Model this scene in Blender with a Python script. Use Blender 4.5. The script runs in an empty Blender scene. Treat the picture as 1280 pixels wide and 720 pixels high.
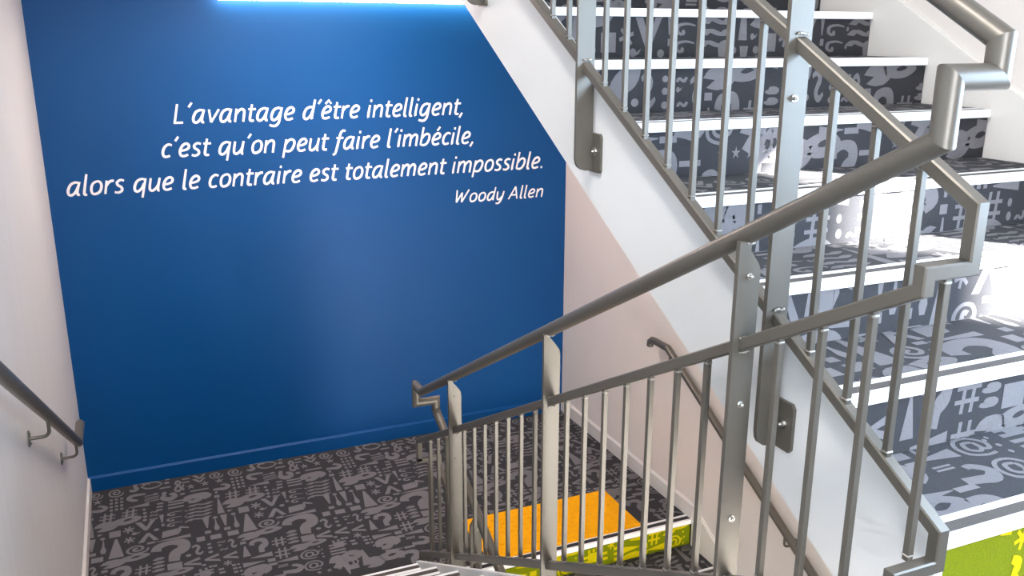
import bpy, math, random
from mathutils import Vector, Matrix
random.seed(7)
S = bpy.context.scene
COL = S.collection

# ------------------------------------------------------------------ camera
PITCH, YAW, ROLL, FPX = 0.274364, 0.406750, 0.002328, 1115.751
cd = bpy.data.cameras.new('camera'); cd.sensor_width = 36.0; cd.lens = FPX/1280*36.0
cd.clip_start = 0.02; cd.clip_end = 200
cam = bpy.data.objects.new('camera', cd); COL.objects.link(cam)
Fv = Vector((math.sin(YAW)*math.cos(PITCH), math.cos(YAW)*math.cos(PITCH), -math.sin(PITCH)))
Rv = Vector((math.cos(YAW), -math.sin(YAW), 0)); Uv = Rv.cross(Fv)
R2 = Rv*math.cos(ROLL)+Uv*math.sin(ROLL); U2 = -Rv*math.sin(ROLL)+Uv*math.cos(ROLL)
M = Matrix((R2, U2, -Fv)).transposed().to_4x4()
cam.matrix_world = M
S.camera = cam

# ------------------------------------------------------------------ world, sun, daylight, exposure
S.view_settings.view_transform = 'Standard'; S.view_settings.look = 'None'
S.view_settings.gamma = 1.0; S.view_settings.use_curve_mapping = False
S.view_settings.exposure = 0.45
W = bpy.data.worlds.new('sky'); S.world = W; W.use_nodes = True
wn = W.node_tree.nodes; wl = W.node_tree.links
wn['Background'].inputs['Color'].default_value = (0.62, 0.78, 1.0, 1)
wn['Background'].inputs['Strength'].default_value = 4.0

def light(name, kind, loc, energy, color, direction=None, size=None, size_y=None):
    l = bpy.data.lights.new(name, kind); l.energy = energy; l.color = color
    if kind == 'AREA':
        l.shape = 'RECTANGLE'; l.size = size; l.size_y = size_y
    o = bpy.data.objects.new(name, l); COL.objects.link(o); o.location = loc
    if direction is not None:
        o.rotation_euler = Vector(direction).normalized().to_track_quat('-Z', 'Y').to_euler()
    return o
SUN_DIR = Vector((-0.597, 0.802, -0.50))
sun = light('sun', 'SUN', (6, -4, 4), 85.0, (1.0, 0.97, 0.93), SUN_DIR); sun.data.angle = 0.02
# sky light entering by the tall window in the right wall, beside the main landing
light('window_daylight', 'AREA', (2.8234+.055, 0.47, .0), 130.0, (0.55, 0.76, 1.0), (-1, 0, 0), 1.72, 1.26)
# added fill light at the front wall behind the viewer
light('front_fill', 'AREA', (0.38, -1.84, -.15), 88.0, (0.97, 0.98, 1.0), (0.35, 1, -.55), 1.2, 1.5)
# lamps of the storey below, shining up through the well
light('lower_storey_light', 'AREA', (1.9, -1.2, -2.9), 155.0, (1.0, 0.96, 0.90), (0, 1, 0.10), 1.4, 1.2)
# added fill light high over the left flight
light('overhead_fill', 'AREA', (0.05, 1.6, 2.43), 60.0, (1.0, 0.94, 0.88), (0, 0, -1), 0.3, 1.2)

# added fill light under the slab of the upper half landing, above the blue wall's lettering
light('half_landing_fill', 'AREA', (1.0, 4.75, 0.36), 31.0, (1.0, 0.90, 0.82), (0, 0, -1), 1.2, 0.3)

# ------------------------------------------------------------------ key dimensions (metres, z = 0 is eye level)
XL, XR = -0.4295, 2.8234            # side walls
YW = 5.6009                         # blue end wall
ZF = -2.7158                        # half landing floor
RA, GA = 0.1624, 0.3035             # flight A (down, left) riser and going
YA = 3.82                           # lowest nosing of flight A
RB, GB = 0.17, 0.3006               # flight B (up, right)
YB, ZB = 1.0611, -0.9217            # lowest nosing of flight B
ZM = ZB-RB                          # main landing floor
YC = 3.862                          # landing edge over flight C (down, right)
RC, GC = 0.167, 0.3035
XAO, XAI = 1.150, 1.130             # stringer A outer / inner face
XBO, XBI = 1.322, 1.345             # stringer B/C outer (well side) / inner face
CA, CB = 1.188, 1.288               # railing planes
YT, YE = 1.038, 3.925               # y of upper and lower railing turns
ZTOP = 2.5; ZBOT = ZF-10*RC-0.1
YBACK = -1.8

# ------------------------------------------------------------------ materials
def mat(name, color, rough=0.5, metal=0.0, var=0.06, nscale=6.0, bump=0.0, bscale=120.0, spec=0.5, coat=0.0, streak=False, emis=None):
    m = bpy.data.materials.new(name); m.use_nodes = True
    nt = m.node_tree; N = nt.nodes; L = nt.links; b = N['Principled BSDF']
    tc = N.new('ShaderNodeTexCoord'); no = N.new('ShaderNodeTexNoise'); no.inputs['Scale'].default_value = nscale
    no.inputs['Detail'].default_value = 4
    if streak:
        mp = N.new('ShaderNodeMapping'); mp.inputs['Scale'].default_value = (1, 3, 0.15)
        L.new(tc.outputs['Object'], mp.inputs[0]); L.new(mp.outputs[0], no.inputs['Vector'])
    else:
        L.new(tc.outputs['Object'], no.inputs['Vector'])
    mx = N.new('ShaderNodeMix'); mx.data_type = 'RGBA'
    mx.inputs['A'].default_value = tuple(c*(1-var) for c in color)+(1,)
    mx.inputs['B'].default_value = tuple(min(1, c*(1+var)) for c in color)+(1,)
    L.new(no.outputs['Fac'], mx.inputs['Factor']); L.new(mx.outputs['Result'], b.inputs['Base Color'])
    b.inputs['Roughness'].default_value = rough; b.inputs['Metallic'].default_value = metal
    b.inputs['Specular IOR Level'].default_value = spec; b.inputs['Coat Weight'].default_value = coat
    if bump:
        n2 = N.new('ShaderNodeTexNoise'); n2.inputs['Scale'].default_value = bscale; n2.inputs['Detail'].default_value = 3
        L.new(tc.outputs['Object'], n2.inputs['Vector'])
        bp = N.new('ShaderNodeBump'); bp.inputs['Strength'].default_value = bump; bp.inputs['Distance'].default_value = 0.002
        L.new(n2.outputs['Fac'], bp.inputs['Height']); L.new(bp.outputs[0], b.inputs['Normal'])
    if emis:
        b.inputs['Emission Color'].default_value = tuple(emis[0])+(1,); b.inputs['Emission Strength'].default_value = emis[1]
    return m
def carpet_mat(name, color, amp=0.35, scale=650):
    m = bpy.data.materials.new(name); m.use_nodes = True
    nt = m.node_tree; N = nt.nodes; L = nt.links; b = N['Principled BSDF']
    tc = N.new('ShaderNodeTexCoord'); no = N.new('ShaderNodeTexNoise'); no.inputs['Scale'].default_value = scale
    no.inputs['Detail'].default_value = 2; no.inputs['Roughness'].default_value = 0.7
    L.new(tc.outputs['Object'], no.inputs['Vector'])
    cr = N.new('ShaderNodeValToRGB')
    cr.color_ramp.elements[0].position = 0.3; cr.color_ramp.elements[0].color = tuple(c*(1-amp) for c in color)+(1,)
    cr.color_ramp.elements[1].position = 0.7; cr.color_ramp.elements[1].color = tuple(min(1, c*(1+amp)) for c in color)+(1,)
    L.new(no.outputs['Fac'], cr.inputs[0]); L.new(cr.outputs[0], b.inputs['Base Color'])
    b.inputs['Roughness'].default_value = 0.85; b.inputs['Specular IOR Level'].default_value = 0.12
    b.inputs['Sheen Weight'].default_value = 0.03; b.inputs['Sheen Roughness'].default_value = 0.5
    bp = N.new('ShaderNodeBump'); bp.inputs['Strength'].default_value = 0.35; bp.inputs['Distance'].default_value = 0.002
    L.new(no.outputs['Fac'], bp.inputs['Height']); L.new(bp.outputs[0], b.inputs['Normal'])
    return m
MT = {
 'white':  mat('white_wall_paint', (0.74, 0.685, 0.64), 0.55, var=0.03, bump=0.10, bscale=60),
 'leftw':  mat('left_wall_paint', (0.70, 0.68, 0.66), 0.45, var=0.05, nscale=5, streak=True),
 'string': mat('stringer_paint', (0.74, 0.74, 0.73), 0.5, var=0.015),
 'skirt':  mat('skirting_paint', (0.72, 0.69, 0.65), 0.4, var=0.02),
 'blue':   mat('blue_wall_paint', (0.0, 0.060, 0.212), 0.45, var=0.05, nscale=3, bump=0.06, bscale=90, spec=0.2),
 'metal':  mat('bronze_grey_powder_coat', (0.118, 0.106, 0.089), 0.36, 0.3, var=0.03, nscale=20, bump=0.05, bscale=900),
 'steel':  mat('bare_steel', (0.62, 0.60, 0.57), 0.25, 1.0, var=0.1, nscale=40),
 'weld':   mat('silver_weld', (0.36, 0.34, 0.31), 0.3, 0.8, var=0.3, nscale=300, bump=0.6, bscale=500),
 'nose':   mat('white_nosing', (0.86, 0.86, 0.85), 0.35, var=0.02),
 'grip':   carpet_mat('dark_grip_insert', (0.085, 0.075, 0.07), 0.4, 500),
 'carpet': carpet_mat('charcoal_carpet', (0.036, 0.036, 0.040)),
 'print':  carpet_mat('grey_carpet_print', (0.158, 0.150, 0.158), 0.22),
 'green':  carpet_mat('green_carpet', (0.155, 0.185, 0.0), 0.3),
 'yprint': carpet_mat('yellow_carpet_print', (0.52, 0.42, 0.0), 0.2),
 'pad':    mat('yellow_rubber', (0.86, 0.38, 0.0), 0.6, spec=0.15, var=0.05, nscale=12),
 'letter': mat('white_vinyl', (0.85, 0.82, 0.84), 0.5, var=0.01),
 'ceil':   mat('ceiling_paint', (0.78, 0.77, 0.75), 0.7, var=0.02),
 'lamp':   mat('lamp_diffuser', (0.9, 0.88, 0.85), 0.5, emis=((1.0, 0.60, 0.46), 26.0)),
 'lampb':  mat('lamp_housing', (0.12, 0.12, 0.13), 0.4),
 'dark':   mat('dark_gap', (0.05, 0.045, 0.04), 0.6),
}
def glass_mat():
    m = bpy.data.materials.new('window_glass'); m.use_nodes = True
    N = m.node_tree.nodes; L = m.node_tree.links
    tr = N.new('ShaderNodeBsdfTransparent'); gl = N.new('ShaderNodeBsdfGlossy'); gl.inputs['Roughness'].default_value = 0.02
    mx = N.new('ShaderNodeMixShader'); mx.inputs[0].default_value = 0.06
    L.new(tr.outputs[0], mx.inputs[1]); L.new(gl.outputs[0], mx.inputs[2]); L.new(mx.outputs[0], N['Material Output'].inputs[0])
    return m
MT['glass'] = glass_mat()

# ------------------------------------------------------------------ helpers
class MB:
    def __init__(s): s.v = []; s.f = []; s.mi = []; s.sm = []
    def add(s, vs, fs, mi=0, smooth=False):
        o = len(s.v); s.v += [tuple(v) for v in vs]
        for f in fs: s.f.append(tuple(i+o for i in f)); s.mi.append(mi); s.sm.append(smooth)
        return s
    def box(s, a, b, mi=0, bev=0.0):
        x0, y0, z0 = a; x1, y1, z1 = b
        if bev <= 0:
            vs = [(x, y, z) for x in (x0, x1) for y in (y0, y1) for z in (z0, z1)]
            return s.add(vs, [(0,1,3,2),(4,6,7,5),(0,4,5,1),(2,3,7,6),(0,2,6,4),(1,5,7,3)], mi)
        c = ((x0+x1)/2, (y0+y1)/2, (z0+z1)/2); h = ((x1-x0)/2, (y1-y0)/2, (z1-z0)/2); e = min(bev, min(h)*0.9)
        vs = []; idx = {}
        for sx in (-1, 1):
            for sy in (-1, 1):
                for sz in (-1, 1):
                    for ax in range(3):
                        q = [c[0]+sx*(h[0]-e), c[1]+sy*(h[1]-e), c[2]+sz*(h[2]-e)]
                        q[ax] += (sx, sy, sz)[ax]*e
                        idx[(sx, sy, sz, ax)] = len(vs); vs.append(q)
        fs = []
        sg = [(-1,-1), (1,-1), (1,1), (-1,1)]
        def key(ax, s0, a, b):
            k = [0,0,0]; o = [i for i in range(3) if i != ax]; k[ax] = s0; k[o[0]] = a; k[o[1]] = b; return tuple(k)
        for ax in range(3):
            for s0 in (-1, 1):
                f = [idx[key(ax, s0, a, b)+(ax,)] for a, b in sg]
                if (s0 == 1) == (ax == 1): f.reverse()
                fs.append(tuple(f))
        for ax in range(3):
            o = [i for i in range(3) if i != ax]
            for a, b in sg:
                p0 = [0,0,0]; p0[o[0]] = a; p0[o[1]] = b
                l = []
                for s0 in (-1, 1):
                    p = list(p0); p[ax] = s0; l.append(tuple(p))
                fs.append((idx[l[0]+(o[0],)], idx[l[0]+(o[1],)], idx[l[1]+(o[1],)], idx[l[1]+(o[0],)]))
        for sx in (-1, 1):
            for sy in (-1, 1):
                for sz in (-1, 1): fs.append(tuple(idx[(sx, sy, sz, k)] for k in range(3)))
        return s.add(vs, fs, mi)
    def prism(s, poly, axis, a, b, mi=0):
        """poly: 2-D outline in the two other axes (in x,y,z order); extruded along axis from a to b"""
        def p3(q, t):
            l = list(q); l.insert(axis, t); return l
        n = len(poly); vs = [p3(q, a) for q in poly]+[p3(q, b) for q in poly]
        fs = [tuple(range(n)), tuple(range(2*n-1, n-1, -1))]+[(i, (i+1) % n, n+(i+1) % n, n+i) for i in range(n)]
        return s.add(vs, fs, mi)
    def sweep(s, path, prof, mi=0, smooth=False, cap=True):
        """prof: list of (side, up) offsets; mitred at interior points; every segment has its own rings"""
        P = [Vector(q) for q in path]; n = len(P); D = [(P[i+1]-P[i]).normalized() for i in range(n-1)]
        for i in range(n-1):
            d = D[i]
            side = Vector((0, 1, 0)) if abs(d.x) > 0.9 else Vector((1, 0, 0))
            side = (side-d*side.dot(d)).normalized(); up = side.cross(d)
            if up.z < -1e-6 or (abs(up.z) <= 1e-6 and up.y < 0): up = -up
            rings = []
            for e in (0, 1):
                k = i+e; nrm = d
                if 0 < k < n-1: nrm = (D[k-1]+D[k]).normalized()
                ring = []
                for a, b in prof:
                    q = P[k]+side*a+up*b
                    t = (P[k]-q).dot(nrm)/d.dot(nrm)
                    ring.append(q+d*t)
                rings.append(ring)
            m = len(prof); vs = rings[0]+rings[1]
            s.add(vs, [(j, (j+1) % m, m+(j+1) % m, m+j) for j in range(m)], mi, smooth)
            if cap and i == 0: s.add(rings[0], [tuple(range(m))], mi)
            if cap and i == n-2: s.add(rings[1], [tuple(range(m))], mi)
        return s
    def cyl(s, a, b, r, n=12, mi=0, smooth=True):
        return s.sweep([a, b], circ(r, n), mi, smooth)
    def ball(s, c, r, mi=0, sq=(1,1,1), n=8):
        vs = []; fs = []
        for i in range(1, n//2):
            t = math.pi*i/(n//2)
            for j in range(n):
                a = 2*math.pi*j/n
                vs.append((c[0]+r*sq[0]*math.sin(t)*math.cos(a), c[1]+r*sq[1]*math.sin(t)*math.sin(a), c[2]+r*sq[2]*math.cos(t)))
        R = n//2-1; top = len(vs); vs.append((c[0], c[1], c[2]+r*sq[2])); vs.append((c[0], c[1], c[2]-r*sq[2]))
        for i in range(R-1):
            for j in range(n): fs.append((i*n+j, (i+1)*n+j, (i+1)*n+(j+1) % n, i*n+(j+1) % n))
        for j in range(n): fs.append((top, j, (j+1) % n)); fs.append((top+1, (R-1)*n+(j+1) % n, (R-1)*n+j))
        return s.add(vs, fs, mi, True)
    def build(s, name, mats, parent=None, **kw):
        me = bpy.data.meshes.new(name); me.from_pydata(s.v, [], s.f)
        if not isinstance(mats, (list, tuple)): mats = [mats]
        for m in mats: me.materials.append(MT[m] if isinstance(m, str) else m)
        me.polygons.foreach_set('material_index', s.mi); me.polygons.foreach_set('use_smooth', s.sm)
        me.update()
        o = bpy.data.objects.new(name, me); COL.objects.link(o)
        if parent is not None:
            o.parent = parent; o.matrix_parent_inverse = parent.matrix_basis.inverted()
        for k, v in kw.items(): o[k] = v
        return o
def circ(r, n=24): return [(r*math.cos(2*math.pi*i/n), r*math.sin(2*math.pi*i/n)) for i in range(n)]
def rsq(w, h=None, e=0.003):
    h = w if h is None else h; a, b = w/2, h/2
    return [(a, -b+e), (a, b-e), (a-e, b), (-a+e, b), (-a, b-e), (-a, -b+e), (-a+e, -b), (a-e, -b)]
def thing(name, label, cat, loc, group=None):
    o = bpy.data.objects.new(name, None); COL.objects.link(o); o.location = loc; o.empty_display_size = 0.1
    o['label'] = label; o['category'] = cat
    if group: o['group'] = group
    return o
def struct(mb, name, m, label=None): 
    o = mb.build(name, m); o['kind'] = 'structure'
    if label: o['label'] = label
    return o
# ------------------------------------------------------------------ carpet print: glyph outlines as thin polygons
PX, PY = 0.705, 1.60
TILE=[('spiral',0.21,0.078,0.087,0.098),('spiral',0.325,0.083,0.088,0.112),('three',0.425,0.057,0.058,0.102),('lens',0.531,0.064,0.129,0.103),('sq',0.619,0.067,0.027,0.031),('sq',0.625,0.017,0.024,0.026),('sq',0.607,0.129,0.064,0.02),('amp',0.685,0.142,0.065,0.154),('chevd',0.11,0.061,0.089,0.059),('chevd',0.106,0.112,0.088,0.058),('star',0.05,0.177,0.054,0.072),('star',0.135,0.169,0.055,0.073),('star',0.222,0.167,0.056,0.068),('sq',0.097,0.242,0.108,0.018),('sq',0.028,0.058,0.044,0.019),('sq',0.025,0.104,0.044,0.018),('grid34',0.328,0.237,0.076,0.155),('quesl',0.439,0.193,0.104,0.103),('sq',0.528,0.226,0.084,0.01),('sq',0.524,0.249,0.083,0.01),('sq',0.526,0.273,0.083,0.01),('sq',0.521,0.198,0.073,0.01),('wedgel',0.449,0.308,0.118,0.043),('ques2',0.623,0.254,0.095,0.123),('blob',0.077,0.339,0.138,0.127),('sq',0.549,0.193,0.026,0.025),('sq',0.7,0.255,0.027,0.025),('sq',0.569,0.328,0.036,0.019),('sq',0.565,0.367,0.036,0.019),('sq',0.561,0.407,0.036,0.019),('sq',0.659,0.335,0.089,0.019),('sq',0.656,0.369,0.089,0.019),('sq',0.654,0.409,0.088,0.019),('quesh',0.226,0.265,0.1,0.093),('sq',0.189,0.318,0.014,0.027),('sq',0.188,0.369,0.031,0.031),('hash',0.278,0.383,0.089,0.102),('hash',0.398,0.379,0.09,0.103),('dot',0.478,0.367,0.02,0.028),('dot',0.481,0.412,0.022,0.03),('dot',0.481,0.456,0.024,0.029),('dot',0.478,0.497,0.026,0.029),('tilde',0.534,0.419,0.041,0.023),('tilde',0.531,0.459,0.042,0.023),('tilde',0.527,0.502,0.044,0.022),('trid',0.57,0.521,0.026,0.099),('sq',0.573,0.597,0.018,0.026),('hook',0.645,0.489,0.087,0.055),('hook',0.638,0.554,0.086,0.054),('hook',0.637,0.616,0.085,0.053),('dot',0.705,0.48,0.012,0.019),('dot',0.699,0.546,0.012,0.018),('dot',0.697,0.615,0.012,0.018),('wave',0.093,0.432,0.126,0.033),('wave',0.086,0.477,0.125,0.033),('wave',0.079,0.52,0.125,0.032),('wave',0.073,0.561,0.124,0.032),('wave',0.066,0.602,0.123,0.032),('triu',0.191,0.492,0.04,0.194),('blob2',0.335,0.481,0.231,0.137),('ast',0.391,0.577,0.06,0.077),('chevd',0.481,0.565,0.111,0.109),('dot',0.536,0.636,0.03,0.03),('sq',0.318,0.597,0.06,0.068),('comma',0.242,0.577,0.032,0.029),('dot',0.255,0.624,0.027,0.029),('comma',0.429,0.635,0.049,0.038),('flag',0.634,0.695,0.149,0.099),('chevu',0.49,0.703,0.109,0.096),('ast',0.393,0.694,0.059,0.07),('wedgel',0.618,0.773,0.186,0.033),('sq',0.502,0.771,0.04,0.02),('trid',0.1,0.668,0.039,0.124),('sq',0.099,0.778,0.033,0.031),('drop',0.151,0.706,0.031,0.135),('dot',0.152,0.626,0.028,0.029),('trid',0.2,0.677,0.039,0.134),('sq',0.205,0.779,0.035,0.031),('drop',0.259,0.716,0.032,0.145),('triu',0.324,0.756,0.079,0.201),('sq',0.136,0.845,0.059,0.049),('sq',0.23,0.841,0.06,0.05),('sq',0.055,0.839,0.044,0.049),('spiral',0.431,0.81,0.119,0.1),('ques',0.599,0.901,0.186,0.223),('sq',0.611,1.063,0.075,0.064),('drops',0.533,0.957,0.058,0.031),('drops',0.531,0.994,0.06,0.03),('drops',0.529,1.032,0.061,0.03),('drops',0.527,1.07,0.062,0.03),('blob2',0.369,0.906,0.226,0.096),('ess',0.03,0.945,0.06,0.112),('dot',0.685,0.985,0.029,0.027),('less',0.7,1.066,0.087,0.084),('dot',0.093,0.911,0.023,0.022),('dot',0.094,0.951,0.025,0.024),('dot',0.094,0.996,0.026,0.025),('tilde',0.159,0.915,0.039,0.022),('comma',0.149,0.948,0.023,0.022),('tilde',0.165,0.996,0.039,0.022),('ess',0.213,0.953,0.046,0.096),('sq',0.267,0.972,0.031,0.026),('ques',0.346,1.033,0.094,0.15),('hash',0.454,1.037,0.082,0.096),('hash',0.453,1.16,0.082,0.107),('triu',0.271,1.065,0.042,0.111),('less',0.096,1.066,0.079,0.083),('less',0.19,1.078,0.078,0.081),('ast',0.168,1.143,0.048,0.055),('wedgel',0.344,1.144,0.115,0.046),('sq',0.388,1.206,0.04,0.031),('wedger',0.297,1.201,0.113,0.044),('wedgel',0.466,1.237,0.115,0.042),('sq',0.39,1.249,0.042,0.024),('blob2',0.598,1.135,0.188,0.084),('at',0.588,1.233,0.101,0.092),('at',0.588,1.347,0.101,0.095),('dot',0.649,1.175,0.011,0.015),('dot',0.658,1.21,0.011,0.014),('dot',0.643,1.218,0.011,0.014),('dot',0.653,1.249,0.013,0.016),('dot',0.652,1.283,0.013,0.016),('sq',0.027,1.155,0.015,0.019),('sq',0.056,1.154,0.015,0.019),('sq',0.036,1.191,0.084,0.017),('sq',0.033,1.22,0.083,0.016),('sq',0.032,1.251,0.085,0.016),('sq',0.03,1.28,0.084,0.016),('blob',0.307,1.285,0.12,0.129),('quesh',0.479,1.341,0.105,0.093),('sq',0.437,1.278,0.052,0.008),('sq',0.435,1.292,0.052,0.008),('dot',0.219,1.177,0.015,0.017),('dot',0.222,1.212,0.015,0.017),('dot',0.225,1.246,0.017,0.018),('dot',0.227,1.283,0.017,0.018),('sq',0.196,1.176,0.021,0.019),('sq',0.198,1.21,0.022,0.018),('sq',0.199,1.245,0.022,0.02),('blob2',0.056,1.353,0.173,0.153),('sq',0.049,1.113,0.019,0.019),('sq',0.081,1.143,0.019,0.019),('sq',0.103,1.144,0.019,0.019),('sq',0.057,1.175,0.071,0.015),('sq',0.056,1.204,0.071,0.015),('sq',0.129,1.189,0.029,0.017),('sq',0.132,1.223,0.03,0.018),('star',0.601,1.423,0.03,0.036),('star',0.654,1.423,0.032,0.037),('star',0.004,1.426,0.032,0.034),('amp',0.566,1.521,0.103,0.095),('trid',0.042,1.452,0.036,0.094),('sq',0.076,1.442,0.054,0.037),('sq',0.405,1.372,0.06,0.02),('sq',0.486,1.447,0.077,0.018),('ques',0.38,1.473,0.109,0.14),('blob2',0.245,1.431,0.214,0.124),('triu',0.153,1.376,0.057,0.156),('sq',0.11,1.311,0.049,0.041),('at',0.069,1.402,0.089,0.091),('hash',0.5,1.601,0.083,0.091),('ast',0.44,1.561,0.05,0.055),('wedger',0.32,1.369,0.101,0.032),('chevu',0.688,1.557,0.096,0.079),('dot',0.053,1.555,0.026,0.026),('dot',0.054,1.604,0.026,0.025)]
def cr(pts, n=5, closed=False):
    out = []; m = len(pts)
    rng = range(m) if closed else range(m-1)
    for i in rng:
        g = (lambda k: pts[k % m]) if closed else (lambda k: pts[max(0, min(m-1, k))])
        p0, p1, p2, p3 = g(i-1), g(i), g(i+1), g(i+2)
        for j in range(n):
            t = j/n
            out.append(tuple(0.5*(2*p1[k]+(p2[k]-p0[k])*t+(2*p0[k]-5*p1[k]+4*p2[k]-p3[k])*t*t+(3*p1[k]-p0[k]-3*p2[k]+p3[k])*t**3) for k in range(len(p1))))
    if not closed: out.append(tuple(pts[-1]))
    return out
def ribbon(pts):
    """pts: (x, y, width) -> quads"""
    L = []; R = []; n = len(pts)
    for i, p in enumerate(pts):
        a = pts[max(0, i-1)]; b = pts[min(n-1, i+1)]
        dx, dy = b[0]-a[0], b[1]-a[1]; l = math.hypot(dx, dy) or 1e-9; w = p[2]/2
        L.append((p[0]-dy/l*w, p[1]+dx/l*w)); R.append((p[0]+dy/l*w, p[1]-dx/l*w))
    out = []
    for i in range(n-1): out += [[L[i], R[i], R[i+1]], [L[i], R[i+1], L[i+1]]]
    return out
def rib(*pts, n=4): return ribbon(cr(list(pts), n))
def dot(cx=0, cy=0, rx=.5, ry=.5, n=12): return [[(cx+rx*math.cos(2*math.pi*i/n), cy+ry*math.sin(2*math.pi*i/n)) for i in range(n)]]
def bar(x0, y0, x1, y1): return [[(x0, y0), (x1, y0), (x1, y1), (x0, y1)]]
def glyph(n):
    if n == 'sq': return bar(-.5, -.5, .5, .5)
    if n == 'dot': return dot()
    if n == 'triu': return [[(-.5, -.5), (.5, -.5), (.08, .5), (-.08, .5)]]
    if n == 'trid': return [[(-.1, -.5), (.1, -.5), (.5, .5), (-.5, .5)]]
    if n == 'wedgel': return [[(-.5, -.1), (-.5, 0.02), (.5, .5), (.5, -.5)]]
    if n == 'wedger': return [[(-.5, -.5), (-.5, .5), (.5, .1), (.5, 0)]]
    if n == 'drop': return [[(-.06, .5), (.06, .5), (.2, 0), (-.2, 0)], [(-.2, 0), (.2, 0), (.5, -.3), (-.5, -.3)], [(-.5, -.3), (.5, -.3), (.3, -.5), (-.3, -.5)]]
    if n == 'drops': return rib((-.48, -.1, .25), (-.2, -.15, .6), (.1, 0, .95), (.4, .15, .6), (.5, .2, .1))
    if n == 'ques': return rib((-.4, .1, .3), (-.33, .3, .26), (0, .4, .22), (.33, .3, .34), (.36, .02, .36), (.12, -.16, .34), (.06, -.5, .3), n=6)
    if n == 'quesh': return rib((-.5, -.1, .3), (-.15, -.15, .35), (.2, -.2, .4), (.42, .1, .28), (.2, .4, .25), (0, .4, .2))
    if n == 'quesl': return rib((.5, .25, .2), (.1, .3, .3), (-.3, .25, .3), (-.38, -.1, .3), (-.1, -.35, .3), (.05, -.3, .2))
    if n == 'ques2': return rib((-.35, .5, .15), (-.3, .2, .25), (-.35, -.1, .4), (0, -.3, .42), (.35, -.1, .35), (.25, .2, .3), (.05, .15, .2))+dot(-.25, .42, .14, .16)
    if n == 'at': return rib((.14, .2, .12), (-.12, .22, .12), (-.22, -.08, .13), (0, -.24, .12), (.16, -.05, .12), (.16, .2, .1), (.17, -.15, .12), (.34, -.18, .12), (.44, .1, .12), (.2, .42, .11), (-.2, .42, .11), (-.45, .1, .12), (-.38, -.3, .12), (0, -.46, .11), (.3, -.42, .1), n=3)
    if n == 'spiral': return rib((.02, .05, .16), (-.12, .1, .15), (-.14, -.12, .14), (.08, -.2, .14), (.24, 0, .13), (.12, .28, .13), (-.2, .32, .12), (-.42, .05, .13), (-.34, -.3, .13), (0, -.45, .13), (.36, -.36, .13), (.48, -.05, .08))
    if n == 'hash': return [[(-.28, -.5), (-.14, -.5), (-.06, .5), (-.2, .5)], [(.1, -.5), (.24, -.5), (.32, .5), (.18, .5)], [(-.5, -.24), (.46, -.24), (.46, -.12), (-.5, -.12)], [(-.46, .12), (.5, .12), (.5, .24), (-.46, .24)]]
    if n == 'ast':
        o = []
        for k in range(3):
            a = math.pi*k/3+.3; c, s = math.cos(a), math.sin(a)
            o.append([(x*c-y*s, x*s+y*c) for x, y in ((-.5, -.09), (.5, -.09), (.5, .09), (-.5, .09))])
        return o
    if n == 'star':
        o = []
        for k in range(5):
            a = math.pi*2*k/5+math.pi/2
            o.append([(.16*math.cos(a-1.2), .16*math.sin(a-1.2)), (.55*math.cos(a), .55*math.sin(a)), (.16*math.cos(a+1.2), .16*math.sin(a+1.2)), (0, 0)])
        return o
    if n == 'chevd': return [[(-.5, .5), (-.22, .5), (.06, -.22), (-.08, -.5)], [(-.08, -.5), (.08, -.5), (.5, .5), (.25, .5)], [(-.08, -.5), (.08, -.5), (.06, -.1), (-.06, -.1)]]
    if n == 'chevu': return [[(x, -y) for x, y in q] for q in glyph('chevd')]
    if n == 'less': return [[(-.5, -.1), (-.5, .1), (.42, .5), (.5, .22)], [(-.5, .1), (-.5, -.1), (.5, -.5), (.45, -.2)], [(-.5, -.1), (-.2, -.04), (-.2, .06), (-.5, .1)]]
    if n in ('wave', 'tilde'): return rib((-.5, -.3, .32), (-.3, .25, .34), (-.05, 0, .34), (.2, -.25, .34), (.38, .2, .34), (.5, .35, .3))
    if n == 'ess': return rib((-.45, .3, .16), (-.1, .42, .22), (.15, .2, .26), (0, 0, .26), (-.1, -.25, .26), (.15, -.42, .22), (.45, -.25, .14))
    if n == 'hook': return rib((.5, .3, .1), (.1, .42, .16), (-.35, .3, .2), (-.4, -.1, .2), (-.15, -.3, .18))+dot(-.1, -.15, .1, .2, 8)
    if n == 'comma': return dot(-.2, .05, .3, .42)+[[(-.1, -.3), (.1, .1), (.5, .45), (.3, -.05)]]
    if n == 'flag': return [[(-.5, -.5), (.1, -.4), (.1, .3), (-.45, .2)], [(.1, -.4), (.12, .3), (.2, .5), (.22, .0)], [(.12, .3), (.2, .5), (.5, .2), (.5, .05)]]
    if n == 'lens': return rib((-.48, 0, .08), (-.2, .35, .16), (.2, .35, .16), (.48, 0, .08))+rib((-.48, 0, .08), (-.2, -.35, .16), (.2, -.35, .16), (.48, 0, .08))
    if n == 'three': return rib((-.1, .5, .2), (.3, .35, .3), (.1, .1, .3), (.4, -.2, .35), (.05, -.4, .35), (-.4, -.3, .25))
    if n == 'amp': return rib((.45, -.4, .2), (.1, -.05, .2), (-.25, .3, .2), (0, .45, .2), (.2, .25, .2), (-.2, -.05, .2), (-.35, -.3, .2), (0, -.42, .2), (.4, -.05, .18), (.48, .1, .1))
    if n == 'blob': return rib((-.45, -.2, .3), (-.38, .15, .4), (-.05, .2, .5), (.3, .22, .42), (.42, 0, .35), (.2, -.2, .25))+rib((-.4, -.3, .25), (-.1, -.3, .35), (.1, -.05, .3), (-.1, .2, .3))
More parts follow.
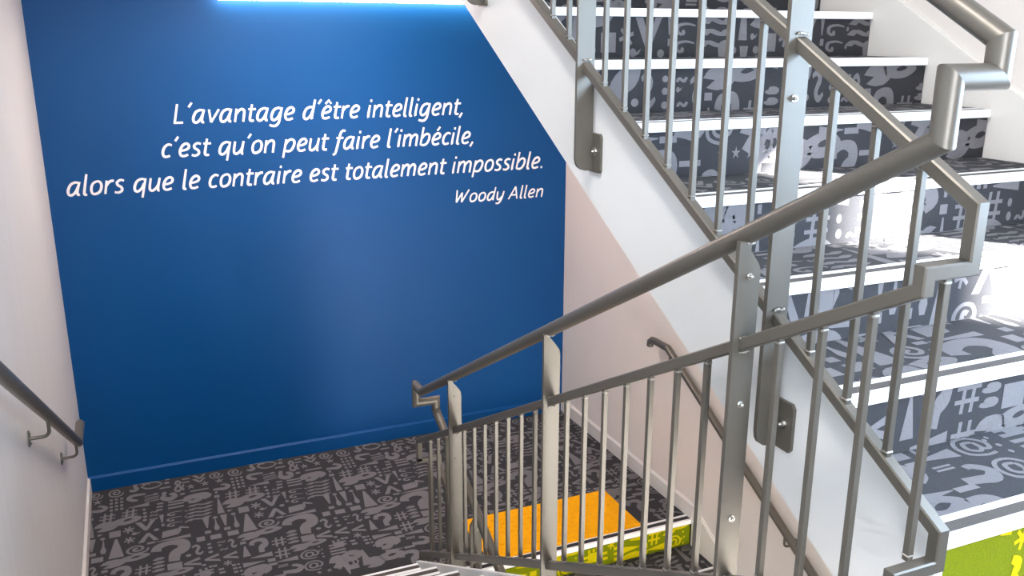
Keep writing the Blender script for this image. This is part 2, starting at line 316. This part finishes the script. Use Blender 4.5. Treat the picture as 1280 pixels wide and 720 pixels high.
    if n == 'blob2': return rib((-.42, -.1, .3), (-.3, .2, .3), (-.08, .1, .28), (.1, -.05, .3), (.3, -.02, .26), (.46, .2, .2), (.3, .38, .2), (.08, .3, .22), (-.1, .02, .34), (-.25, -.3, .34), (-.42, -.25, .3))
    if n == 'grid34': 
        o = []
        for i in range(3):
            for j in range(4): o += bar(-.5+i*.38, -.5+j*.28, -.5+i*.38+.22, -.5+j*.28+.16)
        return o
    return bar(-.5, -.5, .5, .5)
POLYS = []
for nm, tx, ty, tw, th in TILE:
    for q in glyph(nm):
        POLYS.append([(tx+a*tw, -ty+b*th) for a, b in q])
PB = [(min(p[0] for p in q), max(p[0] for p in q), min(p[1] for p in q), max(p[1] for p in q)) for q in POLYS]
def clip(q, ax, lim, sg):
    out = []; n = len(q)
    for i in range(n):
        a, b = q[i], q[(i+1) % n]; da, db = (a[ax]-lim)*sg, (b[ax]-lim)*sg
        if da >= 0: out.append(a)
        if (da >= 0) != (db >= 0):
            t = da/(da-db); out.append((a[0]+(b[0]-a[0])*t, a[1]+(b[1]-a[1])*t))
    return out
def print_polys(u0, u1, v0, v1):
    """print of the rectangle, in carpet coordinates (v grows away)"""
    res = []
    for q, bb in zip(POLYS, PB):
        for i in range(math.floor((u0-bb[1])/PX), math.ceil((u1-bb[0])/PX)+1):
            for j in range(math.floor((v0-bb[3])/PY), math.ceil((v1-bb[2])/PY)+1):
                ox, oy = i*PX, j*PY
                if bb[1]+ox < u0 or bb[0]+ox > u1 or bb[3]+oy < v0 or bb[2]+oy > v1: continue
                r = [(a+ox, b+oy) for a, b in q]
                for ax, lim, sg in ((0, u0, 1), (0, u1, -1), (1, v0, 1), (1, v1, -1)):
                    r = clip(r, ax, lim, sg)
                    if len(r) < 3: break
                if len(r) >= 3: res.append(r)
    return res
def print_part(u0, u1, v0, v1, fmap, m, parent, asc=0):
    mb = MB(); k = 0
    e0, e1, e2 = Vector(fmap(u0, v0)), Vector(fmap(u0+.1, v0)), Vector(fmap(u0, v0+.1))
    nv = (e1-e0).cross(e2-e0).normalized()
    if nv.z < -.1: nv = -nv
    if asc and nv.y*asc > 0: nv = -nv
    for r in print_polys(u0, u1, v0, v1):
        ar = sum(r[i][0]*r[(i+1) % len(r)][1]-r[(i+1) % len(r)][0]*r[i][1] for i in range(len(r)))
        if abs(ar) < 2e-7: continue
        if ar < 0: r.reverse()
        pts = [Vector(fmap(a, b)) for a, b in r]
        k += 1; off = nv*(.00005*(k % 9))
        mb.add([p+off for p in pts], [tuple(range(len(r)))])
    return mb.build('carpet_print', m, parent, kind='stuff')
# ------------------------------------------------------------------ room shell
def shell():
    struct(MB().box((XL-.15, YBACK, ZBOT), (XL, YW+.15, ZTOP)), 'wall_left', 'leftw')
    struct(MB().box((XL-.15, YW, ZBOT), (XR+.15, YW+.15, ZTOP)), 'wall_end', 'blue', 'blue painted end wall of the stairwell')
    w = MB(); y0, y1, z0, z1 = -0.20, 1.14, -0.90, .90
    w.box((XR, YBACK, ZBOT), (XR+.15, y0, ZTOP)).box((XR, y1, ZBOT), (XR+.15, YW+.15, ZTOP))
    w.box((XR, y0, ZBOT), (XR+.15, y1, z0)).box((XR, y0, z1), (XR+.15, y1, ZTOP))
    struct(w, 'wall_right', 'white')
    def window(name, axis, a, b, c, d, p0, p1):
        f = MB(); t = .04
        def bx(u0, u1, v0, v1):
            if axis == 0: f.box((p0, u0, v0), (p1, u1, v1))
            else: f.box((u0, p0, v0), (u1, p1, v1))
        bx(a, b, c, c+t); bx(a, b, d-t, d); bx(a, a+t, c+t, d-t); bx(b-t, b, c+t, d-t)
        o = struct(f, name, 'nose')
        g = MB(); pm = (p0+p1)/2
        if axis == 0: g.box((pm-.003, a+t, c+t), (pm+.003, b-t, d-t))
        else: g.box((a+t, pm-.003, c+t), (b-t, pm+.003, d-t))
        g.build('pane', 'glass', o)
    window('window_1', 0, y0, y1, z0, z1, XR+.07, XR+.11)
    struct(MB().box((XR+.152, -.6, .95), (XR+.63, 1.8, 1.02)), 'blocker', 'ceil', 'canopy added over the window outside to cut the sun')  # unseen slab, added to keep the sun off the higher steps
    struct(MB().box((6.0, -14.0, -6), (6.2, -3.78, 9)), 'sun_screen', 'white', 'added screen outside that narrows the sun to a slit')  # unseen screen, added so only a slit of sun reaches the window
    w = MB(); x0, x1, z0, z1 = -0.28, 1.04, -0.95, 0.65
    w.box((XL-.15, YBACK-.15, ZBOT), (x0, YBACK, ZTOP)).box((x1, YBACK-.15, ZBOT), (XR+.15, YBACK, ZTOP))
    w.box((x0, YBACK-.15, ZBOT), (x1, YBACK, z0)).box((x0, YBACK-.15, z1), (x1, YBACK, ZTOP))
    struct(w, 'wall_front', 'white')
    window('fill_window', 1, x0, x1, z0, z1, YBACK-.10, YBACK-.06)  # unseen opening, placed to suit the added front fill light
    struct(MB().box((XL-.15, YBACK-.15, ZTOP), (XR+.15, YW+.15, ZTOP+.15)), 'ceiling', 'ceil')
    struct(MB().box((XL, 3.82, ZB+9*RB-.20), (XR, YW, ZB+9*RB-.003)), 'ceiling', 'ceil', 'underside slab of the half landing above')
    # half landing with its carpet
    fl = struct(MB().box((XL, YC+.015, ZF-.2), (XR, YW, ZF)).box((XL, 3.80, ZF-.2), (XAO, YC+.015, ZF)), 'floor', 'carpet', 'patterned charcoal carpet of the half landing')
    print_part(XL-.1, XR-.1, YC+.066-YW, 0, lambda u, v: (u+.1, v+YW, ZF+.0007), 'print', fl)
    struct(MB().box((XL, YBACK, ZM-.25), (XR, YB-.002, ZM)), 'floor', 'carpet', 'main landing carpet')
    struct(MB().box((XL, YBACK, ZBOT-.2), (XR, YW, ZBOT)), 'floor', 'carpet', 'floor at the foot of the lowest flight')
shell()
# shift of the print so that its motifs fall as on the real carpet is contained in TILE (u = x - 0.1, v = y - 5.6)

def baseboard(name, m, a, b, inward, h=.10, t=.014):
    """board from a to b (x,y) on a wall; inward = unit vector into the room; chamfered top"""
    a = Vector(a); b = Vector(b); n = Vector(inward); mb = MB()
    pr = [(0, 0), (t, 0), (t, h-.012), (t*.15, h), (0, h)]
    vs = []
    for q in (a, b):
        for u, z in pr: vs.append((q.x+n.x*u, q.y+n.y*u, ZF+z))
    k = len(pr)
    mb.add(vs, [tuple(range(k-1, -1, -1)), tuple(range(k, 2*k))]+[(i, (i+1) % k, k+(i+1) % k, k+i) for i in range(k)])
    return struct(mb, name, m)
baseboard('baseboard_end', 'blue', (XL, YW), (XR, YW), (0, -1), h=.10)
baseboard('baseboard_right', 'skirt', (XR, YC), (XR, YW-.014), (-1, 0))
baseboard('baseboard_left', 'skirt', (XL, YA+.02), (XL, YW-.014), (1, 0))
def stair_skirt(name, x0, x1, y0, z0, y1, z1, up, down):
    mb = MB().prism([(y0, z0-down), (y1, z1-down), (y1, z1+up-.010), (y0, z0+up-.010)], 0, x0, x1)
    s = .006 if x0 > 1 else -.006
    mb.prism([(y0, z0+up-.010), (y1, z1+up-.010), (y1, z1+up), (y0, z0+up)], 0, x0+max(0, s), x1+min(0, s))
    return struct(mb, name, 'skirt')
stair_skirt('trim_1', XR-.012, XR, 0.98, ZB+.5655*(0.98-YB), 3.79, ZB+.5655*(3.79-YB), .118, .34)
stair_skirt('trim_2', XR-.012, XR, YC-9.6*GC, ZF-9.6*RC, YC+.0, ZF, .105, .34)
stair_skirt('trim_3', XL, XL+.012, 1.07, ZF+RA+.535*(YA-1.07), YA+.02, ZF+RA-.01, .10, .34)

# ------------------------------------------------------------------ staircases
def step(root, x0, x1, y, z, asc, G, R, kind='carpet', prt='print', v=0.0, detail=True, tread=True, u=0.0):
    lo, hi = (lambda a, b: (min(a, b), max(a, b)))(y, y+asc*.0643)
    def yy(a, b): return sorted((y+asc*a, y+asc*b))
    n = MB()
    a, b = yy(0, .0165); n.box((x0, a, z-.028), (x1, b, z), bev=.0015)
    a, b = yy(.0165, .0643); n.box((x0, a, z-.006), (x1, b, z-.002))
    a, b = yy(.0455, .0643); n.box((x0, a, z-.002), (x1, b, z+.0005))
    no = n.build('nosing', 'nose', root)
    a, b = yy(.0168, .0452); MB().box((x0+.001, a, z-.002), (x1-.001, b, z-.0006)).build('grip_strip', 'grip', no)
    a, b = yy(.012, .03)
    r = MB().box((x0, a, z-R), (x1, b, z-.006)).build('riser', kind, root)
    if detail:
        yf = y+asc*.012-asc*.0006
        if asc > 0: print_part(x0+u, x1+u, v-R, v-.028, lambda p, q: (p-u, yf, z+q-v), prt, r, asc)
        else: print_part(x0+u, x1+u, v-R, v-.028, lambda p, q: (x1-(p-u)+x0, yf, z+q-v), prt, r, asc)
    if tread:
        a, b = yy(.0643, G+.012)
        t = MB().box((x0, a, z-.03), (x1, b, z-.0005)).build('tread', 'carpet', root)
        if detail:
            print_part(x0+u, x1+u, v+.0643, v+G+.012, lambda p, q: (p-u, y+asc*(q-v), z+.0002), 'print', t)

stA = thing('staircase', 'staircase going down to the half landing beside the left white wall', 'staircase', (.35, 3.0, ZF))
for k in range(1, 11):
    y = YA-(k-1)*GA; z = ZF+RA*k
    step(stA, XL+.0125, XAI, y, z, -1, GA, RA, 'green' if k in (1, 10) else 'carpet', 'yprint' if k in (1, 10) else 'print', v=.4*k, tread=k < 10)
def topA(y): return -2.554+.5426*(3.836-y)
mb = MB().prism([(3.84, ZF), (3.84, topA(3.84)), (1.07, topA(1.07)), (1.07, topA(1.07)-.40), (3.05, topA(3.05)-.40), (3.40, ZF)], 0, XAI, XAO)
mb.build('stringer', 'string', stA)
MB().prism([(3.4, ZF-.02), (1.07, topA(1.07)-.36), (1.07, topA(1.07)-.38), (3.4, ZF-.05)], 0, XL+.013, XAI).build('soffit', 'string', stA)

stB = thing('staircase', 'carpeted staircase going up on the right, green lowest riser, white stringer', 'staircase', (2.08, 2.4, ZM))
VV = [0, .10, .62, .95, 1.33, .28, .75, 1.12, .45, .9, .2]; UU = [0, .25, .10, .45, .0, .33, .55, .12, .4, .2, .1]
for k in range(1, 11):
    y = YB+(k-1)*GB; z = ZB+RB*(k-1)
    step(stB, XBI, XR-.0135, y, z, 1, GB, RB, 'green' if k in (1, 10) else 'carpet', 'yprint' if k in (1, 10) else 'print', v=VV[k], u=UU[k], tread=k < 10)
def topB(y): return ZB+.5655*(y-YB)+.026
def botB(y): return -.3966+.554*(y-2.621)
stb = MB().prism([(1.045, ZM-.25), (1.10, ZM-.25), (1.20, botB(1.20)), (3.80, botB(3.80)), (3.80, topB(3.80)), (1.045, topB(1.045))], 0, XBO, XBI)
stb.build('stringer', 'string', stB)
MB().prism([(1.12, ZM-.12), (3.80, botB(3.80)+.02), (3.80, botB(3.80)+.05), (1.12, ZM-.09)], 0, XBI, XR-.013).build('soffit', 'string', stB)

stC = thing('staircase', 'staircase going down under the upper flight, yellow-green top riser', 'staircase', (2.08, 2.4, ZBOT))
for k in range(0, 10):
    y = YC-k*GC; z = ZF-RC*k
    step(stC, XBI-(.02 if k == 0 else 0), XR-.0125, y, z, 1, GC, RC, 'green' if k in (0, 9) else 'carpet', 'yprint' if k in (0, 9) else 'print', v=.35*k+.5, u=.3*k, tread=k > 0)
def topC(y): return ZF-.5503*(YC-y)+.02
MB().prism([(YC+.01, ZF-.2), (YC+.01, topC(YC+.01)), (YC-9*GC, topC(YC-9*GC)), (YC-9*GC, topC(YC-9*GC)-.36), (YC-.3, topC(YC-.3)-.36)], 0, XBO, XBI).build('stringer', 'string', stC)

# ------------------------------------------------------------------ balustrade: one welded railing round the well
bal = thing('balustrade', 'grey metal railing turning round the stair well between the flights', 'railing', (1.24, 1.04, ZM))
BW = .027
def hrA(y): return -.2777-.530*(y-1.2665)
def uA(y): return -.412-.5316*(y-1.084)-.0155
def lA(y): return -1.311-.5498*(y-1.657)-.0155
def uB(y): return -.239+.551*(y-1.064)-.0155
def lB(y): return -.774+.553*(y-1.159)-.0155
def hrB(y): return .021+.5655*(y-1.078)
SC = .535
def hrC(y): return -1.80+.49*(y-3.95)
def uC(y): return hrC(y)-.255
def lC(y): return uC(y)-.61
PR = rsq(BW)
ZL = -.373      # centre height of the upper link bar
ZL2 = -2.046    # centre height of the lower link bar
pathU = [(CA, YE, ZL2), (CA, YE, uA(YE)), (CA, YT, uA(YT)), (CA, YT, ZL), (CB, YT, ZL), (CB, YT, uB(YT)), (CB, 3.75, uB(3.75))]
# upper rail: pieces of flight A, link and flight B
def part(mb, name, m='metal', parent=None, **kw): return mb.build(name, m, parent or bal, **kw)
part(MB().sweep(pathU, PR), 'top_rail')
part(MB().sweep([(CA, YE, ZL2+BW/2), (CA, YE, ZL2), (CB, YE, ZL2), (CB, YE, uC(YE)-.03), (CB, 1.2, uC(1.2)-.03)], PR), 'top_rail')
ZK = -.933
part(MB().sweep([(CB, 3.75, lB(3.75)), (CB, YT-.018, lB(YT-.018)), (CB, YT-.018, ZK), (CA, YT-.018, ZK), (CA, YT-.018, lA(YT-.018)), (CA, YE, lA(YE)), (CA, YE, lA(YE)-.12), (CB, YE, lA(YE)-.12), (CB, YE, lC(YE)), (CB, 1.2, lC(1.2))], PR), 'bottom_rail')
HR = circ(.0212, 28)
YH = 3.95
ZH = -.0595; ZH2 = -1.745
part(MB().sweep([(CB, YH, hrC(YH)), (CB, YH, ZH2), (CA, YH, ZH2), (CA, YH, hrA(3.86)), (CA, 3.86, hrA(3.86)), (CA, YT, hrA(YT)), (CA, YT, ZH), (CB, YT, ZH), (CB, YT, hrB(YT)), (CB, 3.75, hrB(3.75))], HR, smooth=True), 'handrail')
part(MB().sweep([(CB, YH, hrC(YH)+.02), (CB, YH, hrC(YH)), (CB, 1.2, hrC(1.2))], HR, smooth=True), 'handrail')
# balusters
def baluster(x, y, z0, z1, sl=0.535):
    b = MB().box((x-.007, y-.007, z0), (x+.007, y+.007, z1), bev=.001)
    for zz in (z0+.010, z1-.008):
        b.box((x-.0088, y-.0088, zz-.004+(.003 if zz < z1-.02 else 0)), (x+.0088, y+.0088, zz+.004), 1, bev=.003)
    part(b, 'baluster', ['metal', 'weld'])
SPA = .1183
postA = []
for k in range(0, 23):
    y = 3.735-SPA*k+.003
    if k in (3, 11, 19): postA.append(y); continue
    baluster(CA, y, lA(y)+.010, uA(y)-.012)
postB = []
for k in range(0, 24):
    y = 1.159+.116*k
    if y > 3.7: break
    if k in (3, 11, 19): postB.append(y); continue
    baluster(CB, y, lB(y)+.010, uB(y)-.012)
baluster((CA+CB)/2, YT, ZK+.01, ZL-.013)
baluster((CA+CB)/2, YE, lA(YE)-.12+.012, ZL2-.013)
for k in range(0, 18):
    y = 3.81-.1183*k
    if k in (3, 11): continue
    baluster(CB, y, lC(y)+.010, uC(y)-.04)
def welds(po, pts):
    w = MB()
    for (x, y, z) in pts:
        for i in range(7):
            w.ball((x-.012+.004*i, y, z+random.uniform(-.0015, .0015)), random.uniform(.0025, .004), 0, n=6)
    w.build('weld', 'weld', po)
def bolt(po, x, y, z, r=.0065, axis=1, s=-1):
    b = MB()
    if axis == 1:
        b.sweep([(x, y, z), (x, y+s*.003, z)], circ(r*1.5, 16), smooth=False); b.sweep([(x, y+s*.003, z), (x, y+s*.010, z)], circ(r, 6)); b.ball((x, y+s*.011, z), r*.6, n=8)
    else:
        b.sweep([(x, y, z), (x+s*.002, y, z)], circ(r*1.5, 16)); b.sweep([(x+s*.002, y, z), (x+s*.009, y, z)], circ(r, 6)); b.ball((x+s*.010, y, z), r*.55, n=8)
    b.build('bolt', 'steel', po)
def post_plate(x0, x1, y, ztop, zbot, chamR, cutbot):
    """flat bar standing across the railing; chamR: chamfer on +x side at the top, else on -x"""
    t = .006; c = .058; pts = []
    if chamR:
        top = [(x0, ztop), (x0+.014, ztop), (x1-.010, ztop-.045), (x1-.003, ztop-.056), (x1, ztop-.070)]
        bot = [(x1, zbot+.03), (x1-.01, zbot+.006), (x1-.03, zbot), (x0, zbot)]
    else:
        top = [(x0, ztop-.070), (x0+.003, ztop-.056), (x0+.010, ztop-.045), (x1-.014, ztop), (x1, ztop)]
        bot = [(x1, zbot), (x0+.034, zbot), (x0+.02, zbot+.004), (x0+.009, zbot+.012), (x0+.003, zbot+.023), (x0, zbot+.04)]
    return MB().prism(top+bot, 1, y-t, y+t)
for i, y in enumerate(postA):
    ht = hrA(y)
    po = part(post_plate(1.159, 1.217, y, ht-.016, lA(y)-.22, True, True), 'post')
    z0 = [-2.067, -1.55, -1.038][i] if False else ht-.0
    for dz in (-.092, -.385, -.668):
        if i == 2: bolt(po, CA, y-.006, ht+dz, r=.0052)
        if i == 0: MB().sweep([(CA, y-.006, ht+dz), (CA, y-.0075, ht+dz)], circ(.006, 16)).sweep([(CA, y-.0075, ht+dz), (CA, y-.0095, ht+dz)], circ(.0035, 6)).build('bolt', 'metal', po)
    welds(po, [(CA, y-.009, uA(y)+.018), (CA, y-.009, uA(y)-.015), (CA, y-.009, lA(y)+.019), (CA-.004, y-.004, ht-.021)])
    MB().box((1.150, y-.05, lA(y)-.22), (1.160, y+.05, lA(y)-.10), bev=.002).build('bracket', 'metal', po)
for i, y in enumerate(postB):
    ht = hrB(y)
    po = part(post_plate(1.256, 1.314, y, ht-.016, lB(y)-.312, False, True), 'post')
    for dz in (-.10, -.385): bolt(po, CB-.008, y-.006, ht+dz, r=.005)
    welds(po, [(CB, y-.009, uB(y)+.018), (CB, y-.009, lB(y)+.018)])
    zb = lB(y)-.312
    pl = [(y-.050, zb-.004), (y-.056, zb+.004), (y-.056, zb+.104), (y-.048, zb+.114), (y+.02, zb+.114), (y+.02, zb-.004)]
    MB().prism(pl, 0, 1.313, 1.3215).build('bracket', 'metal', po)
    bolt(po, 1.313, y-.026, zb+.060, r=.0085, axis=0, s=-1)
for y in (3.402, 2.455, 1.509):
    ht = hrC(y)
    po = part(post_plate(1.259, 1.314, y, ht-.016, lC(y)-.2, False, True), 'post')
    MB().box((1.3135, y-.05, lC(y)-.2), (1.3215, y+.05, lC(y)-.08), bev=.002).build('bracket', 'metal', po)
    bolt(po, CB, y-.006, ht-.10)

# ------------------------------------------------------------------ wall handrails
def wall_bracket(root, xw, sx, y, zr):
    """rosette on the wall, arm out, then up to the rail"""
    xr = xw+sx*.070
    b = MB(); pts = [(xw+sx*.004, y, zr-.083), (xr-sx*.022, y, zr-.083)]
    for a in range(18, 91, 18):
        t = math.radians(a); pts.append((xr-sx*.022+sx*.022*math.sin(t), y, zr-.083+.022*(1-math.cos(t))))
    pts.append((xr, y, zr-.020))
    for i in range(len(pts)-1):
        a, c = Vector(pts[i]), Vector(pts[i+1]); b.cyl(a, c, .0065, 10)
        if i: b.ball(a, .0065, n=8)
    o = b.build('bracket', 'metal', root)
    r = MB().sweep([(xw, y, zr-.083), (xw+sx*.005, y, zr-.083)], circ(.030, 24), smooth=False)
    for dz in (-.019, .019): r.ball((xw+sx*.006, y, zr-.083+dz), .005, n=6)
    r.build('rosette', 'metal', o)
hl = thing('wall_handrail', 'grey tubular handrail fixed on the left white wall', 'handrail', (XL, 3.5, -1.5))
zE = -1.886; yE = 4.44; xr = XL+.070
MB().sweep([(xr, yE+.24, zE), (xr, yE, zE), (xr, .9, zE+.5413*(yE-.9))], circ(.0212, 28), smooth=True).build('tube', 'metal', hl)
wall_bracket(hl, XL, 1, 3.36, zE+.5413*(yE-3.36)); wall_bracket(hl, XL, 1, 4.30, zE+.5413*(yE-4.30)); wall_bracket(hl, XL, 1, 1.9, zE+.5413*(yE-1.9))
hr = thing('wall_handrail', 'grey tubular handrail on the beige wall above the lower flight', 'handrail', (XR, 3.5, -2.4))
xr = XR-.070; yE = 4.115; zE = -1.730
def zc(y): return zE-.538*(yE-y)
MB().sweep([(xr, yE+.19, zE-.045), (xr, yE+.185, zE-.018), (xr, yE+.165, zE-.003), (xr, yE+.14, zE), (xr, yE, zE), (xr, 1.0, zc(1.0))], circ(.0212, 28), smooth=True).build('tube', 'metal', hr)
for y in (4.09, 3.02, 1.95): wall_bracket(hr, XR, -1, y, min(zE, zc(y)))

# ------------------------------------------------------------------ tactile pad at the head of the lower flight
pad = thing('tactile_pad', 'yellow studded warning pad on the carpet before the lower flight', 'warning pad', (2.0, 4.14, ZF))
for i in range(2):
    x0 = 1.56+i*.4755
    MB().box((x0, 3.915, ZF+.0008), (x0+.4745, 4.372, ZF+.0045), bev=.002).build('tile', 'pad', pad)
st = MB()
for i in range(19):
    for j in range(9):
        cx = 1.585+i*.05; cy = 3.945+j*.05; n = 10
        vs = [(cx+r*math.cos(6.2832*q/n), cy+r*math.sin(6.2832*q/n), z) for r, z in ((.0135, ZF+.0045), (.009, ZF+.0090)) for q in range(n)]
        st.add(vs, [tuple(range(n, 2*n))]+[(q, (q+1) % n, n+(q+1) % n, n+q) for q in range(n)], 0, False)
st.build('stud', 'pad', pad, kind='stuff')

# ------------------------------------------------------------------ wall luminaire on the blue wall
lamp = thing('wall_lamp', 'long glowing linear lamp at the top of the blue wall', 'lamp', (1.45, YW, .25))
MB().box((.50, YW-.065, .245), (2.45, YW, .285), bev=.004).build('housing', 'lampb', lamp)
MB().box((.56, YW-.062, .200), (2.39, YW-.004, .245), bev=.008).build('diffuser', 'lamp', lamp)
for x in (.415, .445): MB().box((x, YW-.02, .200), (x+.012, YW, .285), bev=.002).build('clip', 'lampb', lamp)

# ------------------------------------------------------------------ housings of the added overhead fill lights
cl = thing('fill_lamp', 'added fill lamp high above the left flight', 'lamp', (.05, 1.6, ZTOP))
MB().box((-.13, .98, ZTOP-.05), (.23, 2.22, ZTOP), bev=.01).build('housing', 'nose', cl)

hfill = thing('fill_lamp', 'added fill lamp under the upper half landing', 'lamp', (1.0, 4.75, .40))
MB().box((.38, 4.58, .368), (1.62, 4.92, .408), bev=.01).build('housing', 'nose', hfill)

# ------------------------------------------------------------------ lettering
GL = {}
def L_(ch, adv, *st): GL[ch] = (adv, st)
def sm(*p): return cr(list(p), 5)
def ln(*p): return list(p)
bowl = ((.70, .88), (.50, .94), (.24, .80), (.12, .42), (.18, .12), (.36, .05), (.56, .25), (.68, .62))
def acute(dx, dy=0): return ln((dx-.06, 1.16+dy), (dx+.12, 1.46+dy))
def circm(dx): return ln((dx-.20, 1.14), (dx, 1.40), (dx+.20, 1.14))
L_('a', .95, sm(*bowl), sm((.74, .97), (.67, .35), (.72, .08), (.84, .06)))
L_('v', .80, ln((.10, .96), (.34, .03)), ln((.34, .03), (.74, .96)))
L_('n', .88, ln((.14, .96), (.14, 0)), sm((.14, .55), (.32, .84), (.52, .92), (.66, .78), (.68, .5), (.68, 0)))
L_('t', .58, sm((.24, 1.25), (.22, .6), (.22, .2), (.30, .06), (.50, .06)), ln((.04, .90), (.54, .90)))
L_('g', .93, sm(*bowl), sm((.74, .97), (.70, .3), (.66, -.15), (.48, -.38), (.24, -.38), (.06, -.30)))
L_('e', .82, sm((.14, .44), (.40, .48), (.62, .60), (.64, .82), (.46, .95), (.24, .82), (.12, .45), (.20, .12), (.42, .05), (.66, .14)))
L_('ê', .82, *(GL['e'][1]+(circm(.44),)))
L_('é', .82, *(GL['e'][1]+(acute(.42),)))
L_('d', .93, sm(*bowl), sm((.76, 1.48), (.70, .5), (.69, .15), (.74, .02)))
L_('r', .62, ln((.14, .96), (.14, 0)), sm((.14, .55), (.28, .82), (.44, .92), (.58, .92)))
L_('i', .40, sm((.16, .96), (.14, .3), (.16, .05), (.18, .0)), ln((.20, 1.20), (.20, 1.38)))
L_('l', .42, sm((.16, 1.48), (.14, .5), (.15, .12), (.22, .03), (.32, .05)))
L_('c', .72, sm((.64, .86), (.42, .94), (.20, .76), (.12, .42), (.20, .12), (.40, .05), (.60, .12)))
L_('s', .70, sm((.58, .88), (.36, .95), (.17, .80), (.22, .60), (.46, .42), (.52, .20), (.34, .05), (.08, .10)))
L_('q', .93, sm(*bowl), ln((.74, .97), (.68, -.42)))
L_('u', .88, sm((.14, .96), (.13, .4), (.18, .12), (.36, .05), (.56, .25), (.66, .5)), sm((.70, .96), (.66, .3), (.69, .06), (.78, .02)))
L_('o', .86, cr([(.42, .94), (.18, .78), (.12, .42), (.22, .10), (.44, .05), (.66, .22), (.72, .58), (.62, .86)], 4, True)+[(.42, .94)])
L_('p', .92, ln((.16, .96), (.10, -.42)), sm((.15, .55), (.30, .84), (.52, .94), (.72, .80), (.74, .48), (.60, .14), (.38, .05), (.14, .12)))
L_('b', .92, ln((.16, 1.48), (.13, .08)), sm((.15, .55), (.32, .84), (.54, .94), (.72, .78), (.72, .45), (.58, .14), (.38, .05), (.13, .10)))
L_('f', .56, sm((.62, 1.42), (.44, 1.46), (.30, 1.28), (.24, .8), (.18, .2), (.10, -.28), (-.06, -.38)), ln((.04, .90), (.54, .90)))
L_('m', 1.32, ln((.14, .96), (.14, 0)), sm((.14, .55), (.30, .84), (.48, .92), (.60, .78), (.62, .5), (.62, 0)), sm((.62, .55), (.78, .84), (.96, .92), (1.08, .78), (1.10, .5), (1.10, 0)))
L_('y', .82, sm((.12, .96), (.14, .4), (.22, .10), (.40, .06), (.60, .35)), sm((.74, .96), (.66, .3), (.52, -.18), (.34, -.38), (.10, -.36)))
L_('L', .80, ln((.16, 1.40), (.14, .075)), ln((.07, .075), (.66, .075)))
L_('W', 1.42, ln((.12, 1.40), (.24, .05)), ln((.24, .05), (.66, 1.10)), ln((.66, 1.10), (.74, .05)), ln((.74, .05), (1.28, 1.40)))
L_('A', 1.12, ln((.06, 0), (.58, 1.38)), ln((.58, 1.38), (.92, 0)), ln((.26, .45), (.82, .45)))
L_(',', .36, ln((.18, .14), (.02, -.24)))
L_('.', .40, ln((.14, .0), (.14, .17)))
L_("'", .36, ln((.10, 1.16), (.26, 1.48)))
L_(' ', .46)
def line_mesh(txt, x0, x1, zb, xh, weight, root):
    pos = 0; items = []
    for ch in txt:
        adv, st = GL[ch]; items.append((pos, st)); pos += adv
    tot = pos-.12; sx = (x1-x0)/(tot*xh)*xh
    sh = .20; mb = MB(); kk = 0
    for pos, st in items:
        for pts in st:
            q = [((pos+a)*sx+b*xh*sh+x0, zb+b*xh, weight*(.82+.18*abs(math.sin(3.0*i/max(1, len(pts)-1))))) for i, (a, b) in enumerate(pts)]
            P = []
            rb = ribbon(q)
            for f in rb: P.append(f)
            n = len(rb)
            # solid ribbon 1.2 mm thick
            kk += 1
            for f in P:
                a = [(u, YW-.0015-.00006*(kk % 5), v) for u, v in f]
                mb.add(a, [(0, 1, 2)])
    return mb.build('text_line', 'letter', root)
lt = thing('wall_lettering', 'white italic French quotation in four lines on the blue wall', 'lettering', (1.15, YW, -.8))
line_mesh("L'avantage d'être intelligent,", .262, 2.055, -.492, .080, .0150, lt)
line_mesh("c'est qu'on peut faire l'imbécile,", .178, 2.128, -.684, .080, .0150, lt)
line_mesh("alors que le contraire est totalement impossible.", -.343, 2.642, -.876, .080, .0150, lt)
line_mesh("Woody Allen", 1.985, 2.640, -1.077, .061, .0120, lt)
